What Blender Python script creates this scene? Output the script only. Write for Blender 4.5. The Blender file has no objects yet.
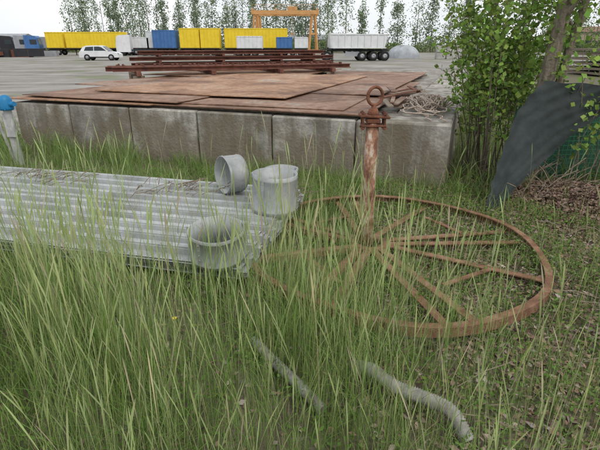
import bpy, math, random
import numpy as np
from mathutils import Vector, Matrix
random.seed(7); rng=np.random.default_rng(7)
sc=bpy.context.scene
COL=sc.collection

# ------------------------------------------------------------ materials
def new_mat(name):
    m=bpy.data.materials.new(name); m.use_nodes=True
    nt=m.node_tree; b=nt.nodes['Principled BSDF']; return m,nt,b
def N(nt,t,**k):
    n=nt.nodes.new(t)
    for a,v in k.items(): setattr(n,a,v)
    return n
def ramp(nt,stops):
    r=N(nt,'ShaderNodeValToRGB'); e=r.color_ramp.elements
    while len(e)<len(stops): e.new(0.5)
    for i,(p,c) in enumerate(stops):
        e[i].position=p; e[i].color=(*c,1) if len(c)==3 else c
    return r
def noise_mat(name,stops,scale=4,detail=8,rough=.8,metal=0,bump=.2,bscale=40,coord='Object',stretch=(1,1,1),spec=.3,dist=0.0):
    m,nt,b=new_mat(name)
    tc=N(nt,'ShaderNodeTexCoord'); mp=N(nt,'ShaderNodeMapping'); mp.inputs['Scale'].default_value=stretch
    nt.links.new(tc.outputs[coord],mp.inputs[0])
    n=N(nt,'ShaderNodeTexNoise'); n.inputs['Scale'].default_value=scale; n.inputs['Detail'].default_value=detail; n.inputs['Roughness'].default_value=.65
    n.inputs['Distortion'].default_value=dist
    nt.links.new(mp.outputs[0],n.inputs['Vector'])
    r=ramp(nt,stops); nt.links.new(n.outputs['Fac'],r.inputs[0]); nt.links.new(r.outputs[0],b.inputs['Base Color'])
    b.inputs['Roughness'].default_value=rough; b.inputs['Metallic'].default_value=metal
    b.inputs['Specular IOR Level'].default_value=spec
    if bump>0:
        n2=N(nt,'ShaderNodeTexNoise'); n2.inputs['Scale'].default_value=bscale; n2.inputs['Detail'].default_value=4
        nt.links.new(tc.outputs[coord],n2.inputs['Vector'])
        bp=N(nt,'ShaderNodeBump'); bp.inputs['Strength'].default_value=bump; bp.inputs['Distance'].default_value=.02
        nt.links.new(n2.outputs['Fac'],bp.inputs['Height']); nt.links.new(bp.outputs[0],b.inputs['Normal'])
    return m
def paint(name,c,rough=.45,metal=0,var=.25):
    d=tuple(x*(1-var) for x in c)
    return noise_mat(name,[(.3,d),(.6,c)],scale=1.2,detail=4,rough=rough,metal=metal,bump=0)
def leaf_mat(name,trans=.35,rough=.6):
    m,nt,b=new_mat(name)
    a=N(nt,'ShaderNodeAttribute'); a.attribute_name='Col'
    nt.links.new(a.outputs['Color'],b.inputs['Base Color']); b.inputs['Roughness'].default_value=rough
    b.inputs['Specular IOR Level'].default_value=.2
    if trans>0:
        t=N(nt,'ShaderNodeBsdfTranslucent'); nt.links.new(a.outputs['Color'],t.inputs['Color'])
        mx=N(nt,'ShaderNodeMixShader'); mx.inputs[0].default_value=trans
        nt.links.new(b.outputs[0],mx.inputs[1]); nt.links.new(t.outputs[0],mx.inputs[2])
        nt.links.new(mx.outputs[0],nt.nodes['Material Output'].inputs['Surface'])
    return m

# ------------------------------------------------------------ mesh builder
class MB:
    def __init__(s): s.v=[];s.f=[];s.m=[];s.sm=[]
    def add(s,vs,fs,mi=0,smooth=False):
        o=len(s.v); s.v+= [tuple(p) for p in vs]
        for f in fs: s.f.append([o+i for i in f]); s.m.append(mi); s.sm.append(smooth)
    def box(s,c,d,mi=0,R=None,bev=0.0):
        x,y,z=[q/2 for q in d]; 
        if bev>0:
            b=min(bev,x*.9,y*.9,z*.9); pts=[]
            for sx in(-1,1):
                for sy in(-1,1):
                    for sz in(-1,1):
                        pts+= [(sx*x,sy*(y-b),sz*(z-b)),(sx*(x-b),sy*y,sz*(z-b)),(sx*(x-b),sy*(y-b),sz*z)]
            import bmesh
            bm=bmesh.new(); vv=[bm.verts.new(p) for p in pts]
            bmesh.ops.convex_hull(bm,input=vv)
            bm.verts.index_update()
            bmesh.ops.dissolve_limit(bm,angle_limit=.01,verts=bm.verts,edges=bm.edges)
            bm.verts.index_update()
            vs=[Vector(v.co) for v in bm.verts]; fs=[[v.index for v in f.verts] for f in bm.faces]; bm.free()
        else:
            vs=[Vector((a,b_,c_)) for a in(-x,x) for b_ in(-y,y) for c_ in(-z,z)]
            fs=[(0,1,3,2),(4,6,7,5),(0,4,5,1),(2,3,7,6),(0,2,6,4),(1,5,7,3)]
        if R is not None: vs=[R@p for p in vs]
        s.add([p+Vector(c) for p in vs],fs,mi)
    def tube(s,pts,r,n=8,mi=0,cap=True,smooth=True):
        pts=[Vector(p) for p in pts]; 
        if not hasattr(r,'__len__'): r=[r]*len(pts)
        vs=[];fs=[]; up=None
        for i,p in enumerate(pts):
            a=pts[max(0,i-1)]; b=pts[min(len(pts)-1,i+1)]; d=(b-a).normalized()
            if up is None:
                up=Vector((0,0,1)) if abs(d.z)<.9 else Vector((1,0,0))
            x=d.cross(up)
            if x.length<1e-4: x=d.cross(Vector((1,.3,0)))
            x.normalize(); y=d.cross(x).normalized()
            for k in range(n):
                t=2*math.pi*k/n; vs.append(p+x*(r[i]*math.cos(t))+y*(r[i]*math.sin(t)))
        for i in range(len(pts)-1):
            for k in range(n):
                k2=(k+1)%n; fs.append((i*n+k,i*n+k2,(i+1)*n+k2,(i+1)*n+k))
        s.add(vs,fs,mi,smooth)
        if cap:
            s.add(vs[:n],[list(range(n))],mi); s.add(vs[-n:],[list(range(n))],mi)
    def torus(s,c,R,r,rot=None,n=32,k=8,mi=0):
        vs=[];fs=[]
        for i in range(n):
            a=2*math.pi*i/n
            for j in range(k):
                b=2*math.pi*j/k
                p=Vector(((R+r*math.cos(b))*math.cos(a),(R+r*math.cos(b))*math.sin(a),r*math.sin(b)))
                if rot is not None:p=rot@p
                vs.append(p+Vector(c))
        for i in range(n):
            for j in range(k):
                fs.append((i*k+j,((i+1)%n)*k+j,((i+1)%n)*k+(j+1)%k,i*k+(j+1)%k))
        s.add(vs,fs,mi,True)
    def lathe(s,prof,c,rot=None,n=40,mi=0,closed=True,wob=0):
        vs=[];fs=[];k=len(prof)
        for i in range(n):
            a=2*math.pi*i/n; w=1+wob*math.sin(2*a+.6)
            for (r,z) in prof:
                p=Vector((r*w*math.cos(a),r/w*math.sin(a),z))
                if rot is not None:p=rot@p
                vs.append(p+Vector(c))
        for i in range(n):
            for j in range(k if closed else k-1):
                fs.append((i*k+j,((i+1)%n)*k+j,((i+1)%n)*k+(j+1)%k,i*k+(j+1)%k))
        s.add(vs,fs,mi,True)
    def obj(s,name,mats,parent=None):
        me=bpy.data.meshes.new(name); me.from_pydata(s.v,[],s.f); 
        for m in mats: me.materials.append(m)
        me.polygons.foreach_set('material_index',s.m); me.polygons.foreach_set('use_smooth',s.sm)
        me.update(); 
        import bmesh
        bm=bmesh.new(); bm.from_mesh(me); bmesh.ops.recalc_face_normals(bm,faces=bm.faces); bm.to_mesh(me); bm.free()
        o=bpy.data.objects.new(name,me); COL.objects.link(o)
        if parent: o.parent=parent
        return o
def empty(name,loc=(0,0,0),rz=0):
    e=bpy.data.objects.new(name,None); e.empty_display_size=.2; COL.objects.link(e); e.location=loc; e.rotation_euler=(0,0,rz); return e

def np_mesh(name,V,F,C,mat,parent=None):
    me=bpy.data.meshes.new(name); n=len(V); m=len(F)
    me.vertices.add(n); me.vertices.foreach_set('co',V.astype(np.float32).ravel())
    me.loops.add(m*4); me.loops.foreach_set('vertex_index',F.astype(np.int32).ravel())
    me.polygons.add(m); me.polygons.foreach_set('loop_start',np.arange(0,m*4,4,dtype=np.int32))
    try: me.polygons.foreach_set('loop_total',np.full(m,4,dtype=np.int32))
    except Exception: pass
    me.update(calc_edges=True)
    ca=me.color_attributes.new('Col','FLOAT_COLOR','POINT')
    ca.data.foreach_set('color',np.hstack([C,np.ones((n,1))]).astype(np.float32).ravel())
    me.materials.append(mat)
    o=bpy.data.objects.new(name,me); COL.objects.link(o)
    if parent:o.parent=parent
    return o

def blades_geo(P,h,w,bend,col,tip,seg=5,ear=None,prof='blade'):
    n=len(h); a=rng.uniform(0,2*math.pi,n); d=np.stack([np.cos(a),np.sin(a)],1)
    f=rng.uniform(0,math.pi,n); side=np.stack([np.cos(f),np.sin(f)],1)
    T=np.linspace(0,1,seg+1)
    if prof=='stem': T=np.array([0,.3,.55,.76,.84,.90,.96,1.0]); seg=len(T)-1
    V=np.zeros((n,seg+1,2,3)); C=np.zeros((n,seg+1,2,3))
    for i,t in enumerate(T):
        off=d*(h*bend*(t**2.2))[:,None]
        z=h*(t-.28*np.minimum(bend,1.2)*t**3)
        if prof=='blade': ww=w*(1-.9*t**2.5)
        else:
            ww=w*(1-.45*t)
            if ear is not None and t>.78: ww=np.where(ear,w*{.84:1.9,.9:3.0,.96:2.3,1.0:.2}.get(round(float(t),2),1),ww)
        for k,sg in enumerate((-1,1)):
            V[:,i,k,:2]=P[:,:2]+off+side*(sg*ww/2)[:,None]; V[:,i,k,2]=P[:,2]+z
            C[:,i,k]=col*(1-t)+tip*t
    V=V.reshape(-1,3);C=C.reshape(-1,3)
    base=(np.arange(n)*(seg+1)*2)
    F=[np.stack([base+2*i,base+2*i+1,base+2*i+3,base+2*i+2],1) for i in range(seg)]
    return V,np.concatenate(F),C
def leaves_geo(P,size,col,flat=0.0,aspect=.6):
    n=len(P); u=rng.normal(size=(n,3)); u[:,2]*=(1-flat); u/=np.linalg.norm(u,axis=1)[:,None]+1e-9
    w=rng.normal(size=(n,3)); w[:,2]*=(1-flat); w-=u*(u*w).sum(1)[:,None]; w/=np.linalg.norm(w,axis=1)[:,None]+1e-9
    nrm=np.cross(u,w)
    s=size[:,None]
    a=P-u*s*.5; b=P+w*s*aspect*.5+nrm*s*.08-u*s*.05; c=P+u*s*.5+nrm*s*.05; d=P-w*s*aspect*.5+nrm*s*.08-u*s*.05
    V=np.stack([a,b,c,d],1).reshape(-1,3); C=np.repeat(col,4,axis=0)
    F=np.arange(n*4).reshape(n,4)
    return V,F,C
def merge(gs):
    V=[];F=[];C=[];o=0
    for v,f,c in gs: V.append(v);F.append(f+o);C.append(c);o+=len(v)
    return np.vstack(V),np.vstack(F),np.vstack(C)
def vcol(n,c,var=.2,hue=.1):
    c=np.array(c)[None]; k=rng.uniform(1-var,1+var,(n,1)); return np.clip(c*k*rng.uniform(1-hue,1+hue,(n,3)),0.003,1)

# ------------------------------------------------------------ frame of the platform
C0=Vector((1.85,5.56,0)); U=Vector((-.94,.342,0)).normalized(); W=Vector((.342,.94,0)).normalized()
RP=Matrix((( -U.x, W.x,0),(-U.y,W.y,0),(0,0,1)))
def L(s,r,z=0): return C0+U*s+W*r+Vector((0,0,z))
def tolocal(x,y):
    dx=x-C0.x; dy=y-C0.y; return dx*U.x+dy*U.y, dx*W.x+dy*W.y

# ------------------------------------------------------------ ground
def gz(x,y):
    m=np.clip((6.3-y)/2.0,0,1)*np.clip((np.abs(x)*-1+12)/4,0,1)
    return m*(.02*np.sin(x*2.1+y)+.015*np.sin(y*3.7-x*1.3)+.01*np.sin(x*7+y*5))
def grid_axis(lo,hi,nlo,nhi,step):
    a=list(np.arange(nlo,nhi+1e-6,step)); x=nhi; s=step
    while x<hi: s*=1.5; x+=s; a.append(x)
    x=nlo; s=step; b=[]
    while x>lo: s*=1.5; x-=s; b.append(x)
    return np.array(b[::-1]+a)
gx=grid_axis(-900,900,-8,8,.16); gy=grid_axis(-60,1200,0,9,.16)
XX,YY=np.meshgrid(gx,gy); ZZ=gz(XX,YY)
V=np.stack([XX.ravel(),YY.ravel(),ZZ.ravel()],1); nx=len(gx); ny=len(gy)
ii,jj=np.meshgrid(np.arange(nx-1),np.arange(ny-1)); b0=(jj*nx+ii).ravel()
F=np.stack([b0,b0+1,b0+nx+1,b0+nx],1)
gm=noise_mat('soil_with_litter',[(.28,(.07,.055,.04)),(.45,(.14,.115,.08)),(.55,(.11,.12,.055)),(.72,(.24,.20,.165))],scale=5,detail=12,bump=.8,bscale=60)
np_mesh('ground',V,F,np.ones((len(V),3))*.1,gm)

# yard
ym,nt,b=new_mat('worn_concrete_yard')
tc=N(nt,'ShaderNodeTexCoord'); n1=N(nt,'ShaderNodeTexNoise'); n1.inputs['Scale'].default_value=.35; n1.inputs['Detail'].default_value=12; n1.inputs['Roughness'].default_value=.7
nt.links.new(tc.outputs['Object'],n1.inputs['Vector'])
r=ramp(nt,[(.35,(.195,.18,.155)),(.55,(.285,.27,.245)),(.7,(.35,.335,.31))]); nt.links.new(n1.outputs['Fac'],r.inputs[0])
n2=N(nt,'ShaderNodeTexNoise'); n2.inputs['Scale'].default_value=.22; n2.inputs['Detail'].default_value=10; mp=N(nt,'ShaderNodeMapping'); mp.inputs['Location'].default_value=(9,4,0)
nt.links.new(tc.outputs['Object'],mp.inputs[0]); nt.links.new(mp.outputs[0],n2.inputs['Vector'])
r2=ramp(nt,[(.54,(0,0,0)),(.64,(.8,.8,.8))]); nt.links.new(n2.outputs['Fac'],r2.inputs[0])
mx=N(nt,'ShaderNodeMixRGB'); mx.inputs[2].default_value=(.14,.16,.07,1)
nt.links.new(r2.outputs[0],mx.inputs[0]); nt.links.new(r.outputs[0],mx.inputs[1])
mp3=N(nt,'ShaderNodeMapping'); mp3.inputs['Scale'].default_value=(.06,.9,1); nt.links.new(tc.outputs['Object'],mp3.inputs[0])
n3=N(nt,'ShaderNodeTexNoise'); n3.inputs['Scale'].default_value=1.2; n3.inputs['Detail'].default_value=6; nt.links.new(mp3.outputs[0],n3.inputs['Vector'])
r3=ramp(nt,[(.40,(.68,.67,.65)),(.56,(1.03,1.03,1.03))]); nt.links.new(n3.outputs['Fac'],r3.inputs[0])
mu=N(nt,'ShaderNodeMixRGB',blend_type='MULTIPLY'); mu.inputs[0].default_value=1; nt.links.new(mx.outputs[0],mu.inputs[1]); nt.links.new(r3.outputs[0],mu.inputs[2])
nt.links.new(mu.outputs[0],b.inputs['Base Color']); b.inputs['Roughness'].default_value=.9
mb=MB()
edge=[(-95,9.2),(-40,9.5),(-20,9.0),(-12,9.4),(-8,8.9),(-5.3,9.3),(2.8,9.5),(5.2,15.6),(6.3,19),(8.5,26),(11,36),(20,40),(95,44),(95,112),(-95,112)]
mb.add([(x,y,.012) for x,y in edge],[list(range(len(edge)))]); mb.obj('yard_pavement',[ym])

# ------------------------------------------------------------ platform wall
cm,nt,b=new_mat('stained_concrete')
tc=N(nt,'ShaderNodeTexCoord')
n1=N(nt,'ShaderNodeTexNoise'); n1.inputs['Scale'].default_value=3.2; n1.inputs['Detail'].default_value=10; n1.inputs['Roughness'].default_value=.72
nt.links.new(tc.outputs['Object'],n1.inputs['Vector'])
r=ramp(nt,[(.34,(.17,.16,.135)),(.48,(.31,.295,.265)),(.64,(.44,.42,.38))]); nt.links.new(n1.outputs['Fac'],r.inputs[0])
at=N(nt,'ShaderNodeAttribute'); at.attribute_name='Col'
mu=N(nt,'ShaderNodeMixRGB',blend_type='MULTIPLY'); mu.inputs[0].default_value=1
nt.links.new(r.outputs[0],mu.inputs[1]); nt.links.new(at.outputs['Color'],mu.inputs[2])
mp=N(nt,'ShaderNodeMapping'); mp.inputs['Scale'].default_value=(5,5,.6); nt.links.new(tc.outputs['Object'],mp.inputs[0])
n2=N(nt,'ShaderNodeTexNoise'); n2.inputs['Scale'].default_value=1.1; n2.inputs['Detail'].default_value=6; nt.links.new(mp.outputs[0],n2.inputs['Vector'])
r2=ramp(nt,[(.46,(0,0,0)),(.60,(1,1,1))]); nt.links.new(n2.outputs['Fac'],r2.inputs[0])
m2=N(nt,'ShaderNodeMixRGB'); m2.inputs[2].default_value=(.115,.095,.07,1)
ms=N(nt,'ShaderNodeMath',operation='MULTIPLY'); ms.inputs[1].default_value=.65; nt.links.new(r2.outputs[0],ms.inputs[0]); nt.links.new(ms.outputs[0],m2.inputs[0]); nt.links.new(mu.outputs[0],m2.inputs[1])
sp=N(nt,'ShaderNodeSeparateXYZ'); nt.links.new(tc.outputs['Object'],sp.inputs[0])
n5=N(nt,'ShaderNodeTexNoise'); n5.inputs['Scale'].default_value=1.3; n5.inputs['Detail'].default_value=9; n5.inputs['Roughness'].default_value=.65; nt.links.new(tc.outputs['Object'],n5.inputs['Vector'])
ad=N(nt,'ShaderNodeMath',operation='MULTIPLY_ADD'); ad.inputs[1].default_value=-2.4; nt.links.new(n5.outputs['Fac'],ad.inputs[0]); nt.links.new(sp.outputs['Z'],ad.inputs[2])
r3=ramp(nt,[(.0,(1,1,1)),(.26,(0,0,0))]); 
ad2=N(nt,'ShaderNodeMath',operation='ADD'); ad2.inputs[1].default_value=.72; nt.links.new(ad.outputs[0],ad2.inputs[0]); nt.links.new(ad2.outputs[0],r3.inputs[0])
m3=N(nt,'ShaderNodeMixRGB'); m3.inputs[2].default_value=(.15,.12,.08,1); m3b=N(nt,'ShaderNodeMath',operation='MULTIPLY'); m3b.inputs[1].default_value=.75
nt.links.new(r3.outputs[0],m3b.inputs[0]); nt.links.new(m3b.outputs[0],m3.inputs[0]); nt.links.new(m2.outputs[0],m3.inputs[1]); nt.links.new(m3.outputs[0],b.inputs['Base Color'])
b.inputs['Roughness'].default_value=.92
n4=N(nt,'ShaderNodeTexNoise'); n4.inputs['Scale'].default_value=28; n4.inputs['Detail'].default_value=8; nt.links.new(tc.outputs['Object'],n4.inputs['Vector'])
bp=N(nt,'ShaderNodeBump'); bp.inputs['Strength'].default_value=.6; bp.inputs['Distance'].default_value=.02; nt.links.new(n4.outputs['Fac'],bp.inputs['Height']); nt.links.new(bp.outputs[0],b.inputs['Normal'])

plat=empty('concrete_block_platform')
mb=MB(); tints=[]
def addblock(s0,s1,r0,r1,z0,z1,t):
    n0=len(mb.v)
    c=L((s0+s1)/2,(r0+r1)/2,(z0+z1)/2); mb.box(c,(s1-s0,r1-r0,z1-z0),0,RP,bev=.02)
    tints.extend([t]*(len(mb.v)-n0))
s=0; tl=[.98,1.02,.93,1.15,.80,1.05]
for k in range(6):
    off=random.uniform(-.022,.022); addblock(s+.008,s+1.192,0+off,.8+off,-.25,.80+random.uniform(-.010,.008),tl[k]); s+=1.2
rr=.82
while rr<13:
    addblock(.0+random.uniform(-.01,.02),.8,rr,rr+1.19,-.25,.80+random.uniform(-.008,.008),random.choice([.85,.95,1.1])); 
    addblock(6.4,7.2,rr,rr+1.19,-.25,.80,random.choice([.8,.95,1.1])); rr+=1.2
addblock(.82,6.38,.82,rr-.05,-.2,.775,.9)
o=mb.obj('wall_blocks',[cm],plat)
ca=o.data.color_attributes.new('Col','FLOAT_COLOR','POINT')
t=np.array(tints); ca.data.foreach_set('color',np.stack([t,t,t,np.ones_like(t)],1).astype(np.float32).ravel())

def rustplate(name,c0,c1,c2,c3,off):
    m,nt,b=new_mat(name)
    tc=N(nt,'ShaderNodeTexCoord'); mp=N(nt,'ShaderNodeMapping'); mp.inputs['Location'].default_value=(off,off*2,0); nt.links.new(tc.outputs['Object'],mp.inputs[0])
    n1=N(nt,'ShaderNodeTexNoise'); n1.inputs['Scale'].default_value=.9; n1.inputs['Detail'].default_value=10; n1.inputs['Roughness'].default_value=.6; n1.inputs['Distortion'].default_value=.6
    n2=N(nt,'ShaderNodeTexNoise'); n2.inputs['Scale'].default_value=9; n2.inputs['Detail'].default_value=8; n2.inputs['Roughness'].default_value=.7
    for n in(n1,n2): nt.links.new(mp.outputs[0],n.inputs['Vector'])
    r1=ramp(nt,[(.36,c0),(.48,c1),(.58,c2),(.68,c3)]); nt.links.new(n1.outputs['Fac'],r1.inputs[0])
    r2=ramp(nt,[(.35,(.62,.58,.55)),(.62,(1.2,1.18,1.15))]); nt.links.new(n2.outputs['Fac'],r2.inputs[0])
    mu=N(nt,'ShaderNodeMixRGB',blend_type='MULTIPLY'); mu.inputs[0].default_value=1; nt.links.new(r1.outputs[0],mu.inputs[1]); nt.links.new(r2.outputs[0],mu.inputs[2]); nt.links.new(mu.outputs[0],b.inputs['Base Color'])
    b.inputs['Roughness'].default_value=.7; b.inputs['Specular IOR Level'].default_value=.35
    bp=N(nt,'ShaderNodeBump'); bp.inputs['Strength'].default_value=.2; bp.inputs['Distance'].default_value=.01; nt.links.new(n2.outputs['Fac'],bp.inputs['Height']); nt.links.new(bp.outputs[0],b.inputs['Normal'])
    return m
rust_a=rustplate('rusty_plate_light',(.18,.098,.06),(.32,.18,.105),(.40,.255,.165),(.37,.29,.23),0)
rust_b=rustplate('rusty_plate_dark',(.12,.068,.046),(.22,.125,.08),(.30,.195,.14),(.30,.25,.21),4)
rust_c=noise_mat('deep_rust',[(.3,(.06,.028,.02)),(.5,(.15,.06,.035)),(.7,(.26,.11,.065))],scale=9,detail=8,rough=.85,bump=.4,bscale=80)
wood=noise_mat('weathered_wood',[(.3,(.11,.085,.06)),(.6,(.26,.21,.16))],scale=8,stretch=(1,6,6),rough=.9,bump=.3)
def plate(mb,s0,s1,r0,r1,z,th,mi,rot=0,sag=.0):
    n=14; vs=[];cs=(s0+s1)/2; cr=(r0+r1)/2
    ca_,sa=math.cos(rot),math.sin(rot)
    for top in(1,0):
        for a in range(n+1):
            for b_ in range(n+1):
                ls=s0+(s1-s0)*a/n-cs; lr=r0+(r1-r0)*b_/n-cr
                q=L(cs+ls*ca_-lr*sa,cr+ls*sa+lr*ca_,0)
                zz=z+sag*math.sin(a/n*7+z*50)*math.sin(b_/n*4+z*30)
                vs.append((q.x,q.y,zz+(th if top else 0)))
    fs=[];M=(n+1)*(n+1)
    for a in range(n):
        for b_ in range(n):
            k=a*(n+1)+b_; fs.append((k,k+1,k+n+2,k+n+1)); fs.append((M+k,M+k+1,M+k+n+2,M+k+n+1))
    for a in range(n):
        for k,k2 in ((a,a+1),(n*(n+1)+a,n*(n+1)+a+1),(a*(n+1),(a+1)*(n+1)),(a*(n+1)+n,(a+1)*(n+1)+n)):
            fs.append((k,k2,M+k2,M+k))
    mb.add(vs,fs,mi)
ps=empty('rusty_steel_plate_stack')
mb=MB()
for rr_,sa_,sb_ in ((.25,1.1,7.0),(2.2,1.1,7.2),(4.5,1.2,8.4),(7,1.2,8.4),(9.5,1.2,8.5)):
    c=L((sa_+sb_)/2,rr_,.822); mb.box(c,(sb_-sa_,.1,.04),0,RP)
mb.obj('timber_bearers',[wood],ps)
mb=MB()
plate(mb,1.05,4.4,.05,5.9,.846,.014,1,.012,.004)
plate(mb,4.42,7.35,-.03,5.6,.847,.014,0,-.01,.004)
plate(mb,1.5,4.9,.25,6.2,.866,.012,1,-.02,.004)
plate(mb,3.9,7.1,.12,6.1,.886,.012,1,.025,.004)
plate(mb,1.3,4.2,5.95,10.4,.848,.014,1,.0,.004)
plate(mb,4.3,8.6,5.3,10.6,.906,.014,1,.03,.004)
plate(mb,1.25,3.0,2.2,9.2,.885,.012,1,.012,.004)
plate(mb,2.55,6.35,1.0,6.9,.912,.016,0,.008,.004)
plate(mb,5.4,8.2,2.4,6.2,.868,.014,1,.06,.004)
mb.obj('plates',[rust_a,rust_b],ps)
mb=MB()
for k in range(14):
    a=random.uniform(-.35,.35); c=L(random.uniform(.75,1.2),random.uniform(.4,3.8),.84+.02*k*.5)
    mb.box(c,(random.uniform(.05,.13),random.uniform(.6,1.7),.016),k%3,RP@Matrix.Rotation(a,3,'Z'))
mb.obj('steel_offcuts',[rust_c,rust_b,wood])

ropem=noise_mat('old_rope',[(.3,(.28,.20,.16)),(.6,(.55,.46,.39))],scale=30,rough=.95,bump=.4,bscale=200)
mb=MB()
for k in range(30):
    c=L(random.gauss(.42,.10),random.gauss(1.35,.33)); pts=[]
    a=random.uniform(0,6.28); rad=random.uniform(.08,.28); ph=random.uniform(0,6)
    for q in range(26):
        a+=random.uniform(.15,.42); rad*=random.uniform(.93,1.07)
        d=math.hypot((c.x-L(.42,1.35).x),(c.y-L(.42,1.35).y))
        x=c.x+rad*math.cos(a)*.8; y=c.y+rad*math.sin(a)*1.25
        pts.append((x,y,.83+abs(math.sin(q*.5+ph))*max(.02,.17-.3*d)+k*.001))
    mb.tube(pts,.009,5)
for e0 in (.30,.48):
    pts=[]
    for q in range(20):
        t=q/19; p=L(e0-.2*t-.03*math.sin(q*.7),1.0-.85*t,.815+.012*math.sin(q)**2); pts.append(p)
    mb.tube(pts,.009,5)
mb.obj('tangled_rope',[ropem])

# ------------------------------------------------------------ rusty beams behind
beamm=noise_mat('red_rust_beam',[(.3,(.08,.033,.026)),(.55,(.165,.068,.048)),(.75,(.24,.11,.075))],scale=4,rough=.85,bump=.3,bscale=40)
def ibeam(mb,p0,p1,h,w,mi=0):
    p0=Vector(p0);p1=Vector(p1);d=p1-p0;l=d.length;a=math.atan2(d.y,d.x);R=Matrix.Rotation(a,3,'Z');c=(p0+p1)/2
    mb.box(c+Vector((0,0,h/2-.01)),(l,w,.02),mi,R); mb.box(c-Vector((0,0,h/2-.01)),(l,w,.02),mi,R); mb.box(c,(l,.014,h-.04),mi,R)
bs=empty('rusty_beam_stack')
mb=MB()
d=Vector((.93,.37,0)).normalized(); pn=Vector((-d.y,d.x,0)); RB=Matrix.Rotation(math.atan2(d.y,d.x),3,'Z')
base=Vector((-4.9,12.6,0))
for k in range(4):
    o_=base+pn*(k*.3)+d*random.uniform(-.3,.3)
    ibeam(mb,o_+Vector((0,0,1.10)),o_+d*7.0+Vector((0,0,1.10)),.12,.14)
    for q in range(14): mb.box(o_+d*(.3+q*.49)+Vector((0,0,1.185)),(.05,.12,.05),0,RB)
for k in range(4):
    o_=base+pn*(2.1+k*.34)+d*(.95+random.uniform(-.35,.35))
    for q in range(3):
        oo=o_+d*random.uniform(-.3,.3)
        ibeam(mb,oo+Vector((0,0,1.12+q*.18)),oo+d*(6.6-.2*q)+Vector((0,0,1.12+q*.18)),.11,.17)
for q in range(2):
    for t in (1.4,3.4,5.4,6.6): mb.box(base+pn*2.6+d*t+Vector((0,0,1.21+q*.18)),(.08,1.2,.062),0,RB)
for t in (.6,2.6,4.6,6.3):
    mb.box(base+d*t+pn*1.4+Vector((0,0,.985)),(.12,3.3,.11),0,RB)
mb.obj('beams',[beamm],bs)
mb=MB()
for t in (.6,2.6,4.6,6.3):
    for q in (0,1.2,2.7):
        p=base+d*t+pn*q
        mb.box((p.x,p.y,.475),(.25,.25,.90),0,bev=.01)
mb.obj('support_blocks',[wood],bs)

# ------------------------------------------------------------ corrugated sheets
def galvmat(name,k,metal,seed):
    m,nt,b=new_mat(name)
    tc=N(nt,'ShaderNodeTexCoord'); mp=N(nt,'ShaderNodeMapping'); mp.inputs['Location'].default_value=(seed,0,0); nt.links.new(tc.outputs['Object'],mp.inputs[0])
    n1=N(nt,'ShaderNodeTexNoise'); n1.inputs['Scale'].default_value=2.5; n1.inputs['Detail'].default_value=12; n1.inputs['Roughness'].default_value=.7
    n2=N(nt,'ShaderNodeTexNoise'); n2.inputs['Scale'].default_value=14; n2.inputs['Detail'].default_value=8; n2.inputs['Roughness'].default_value=.75
    for n in(n1,n2): nt.links.new(mp.outputs[0],n.inputs['Vector'])
    r1=ramp(nt,[(.3,(.20*k,.205*k,.20*k)),(.5,(.33*k,.34*k,.345*k)),(.68,(.44*k,.45*k,.46*k))]); nt.links.new(n1.outputs['Fac'],r1.inputs[0])
    r2=ramp(nt,[(.56,(0,0,0)),(.70,(.7,.7,.7))]); nt.links.new(n2.outputs['Fac'],r2.inputs[0])
    mx=N(nt,'ShaderNodeMixRGB'); mx.inputs[2].default_value=(.15,.135,.10,1); nt.links.new(r2.outputs[0],mx.inputs[0]); nt.links.new(r1.outputs[0],mx.inputs[1]); nt.links.new(mx.outputs[0],b.inputs['Base Color'])
    b.inputs['Roughness'].default_value=.6; b.inputs['Metallic'].default_value=metal
    return m
galv=galvmat('galvanised_sheet',1.14,.1,0); galv2=galvmat('dull_zinc',1.1,.15,3)
US=Vector((-.97,.243,0)).normalized(); WS=Vector((.243,.97,0)).normalized()
RS=Matrix(((-US.x,WS.x,0),(-US.y,WS.y,0),(0,0,1)))
SC=Vector((-.40,2.90,0))
def SL(s,r,z): return SC+US*s+WS*r+Vector((0,0,z))
cs_=empty('corrugated_sheet_stack')
mb=MB()
def corr(mb,s0,s1,r0,r1,z,rot=0,pitch=.19,dep=.055,sag=.01):
    prof=[];r_=r0
    while r_<r1-1e-4:
        prof+= [(r_,0),(r_+pitch*.58,0),(r_+pitch*.63,dep),(r_+pitch*.95,dep)]; r_+=pitch
    prof.append((r_,0)); ns=14; vs=[];fs=[]
    cs=(s0+s1)/2;cr=(r0+r1)/2;k=len(prof)
    for i in range(ns+1):
        for (r_,h) in prof:
            ls=s0+(s1-s0)*i/ns-cs; lr=r_-cr
            p=SL(cs+ls*math.cos(rot)-lr*math.sin(rot),cr+ls*math.sin(rot)+lr*math.cos(rot),z+h+sag*math.sin(i*.9+z*40)); vs.append(p)
    for i in range(ns):
        for j in range(k-1): fs.append((i*k+j,i*k+j+1,(i+1)*k+j+1,(i+1)*k+j))
    mb.add(vs,fs,0)
for k in range(9):
    corr(mb,random.uniform(-.02,.06),5.6+random.uniform(-.2,.2),random.uniform(-.012,.012),.92,.12+k*.012,random.uniform(-.004,.004),sag=.002)
    corr(mb,random.uniform(-.03,.08),5.6+random.uniform(-.2,.2),.86+random.uniform(-.012,.012),1.75,.124+k*.012,random.uniform(-.004,.004),sag=.002)
mb.obj('sheets',[galv],cs_)
mb=MB()
for s_ in (.35,2,3.6,5.2): mb.box(SL(s_,.87,.055),(.1,1.75,.12),0,RS,bev=.008)
mb.obj('bearers',[wood],cs_)
mb=MB()
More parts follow.
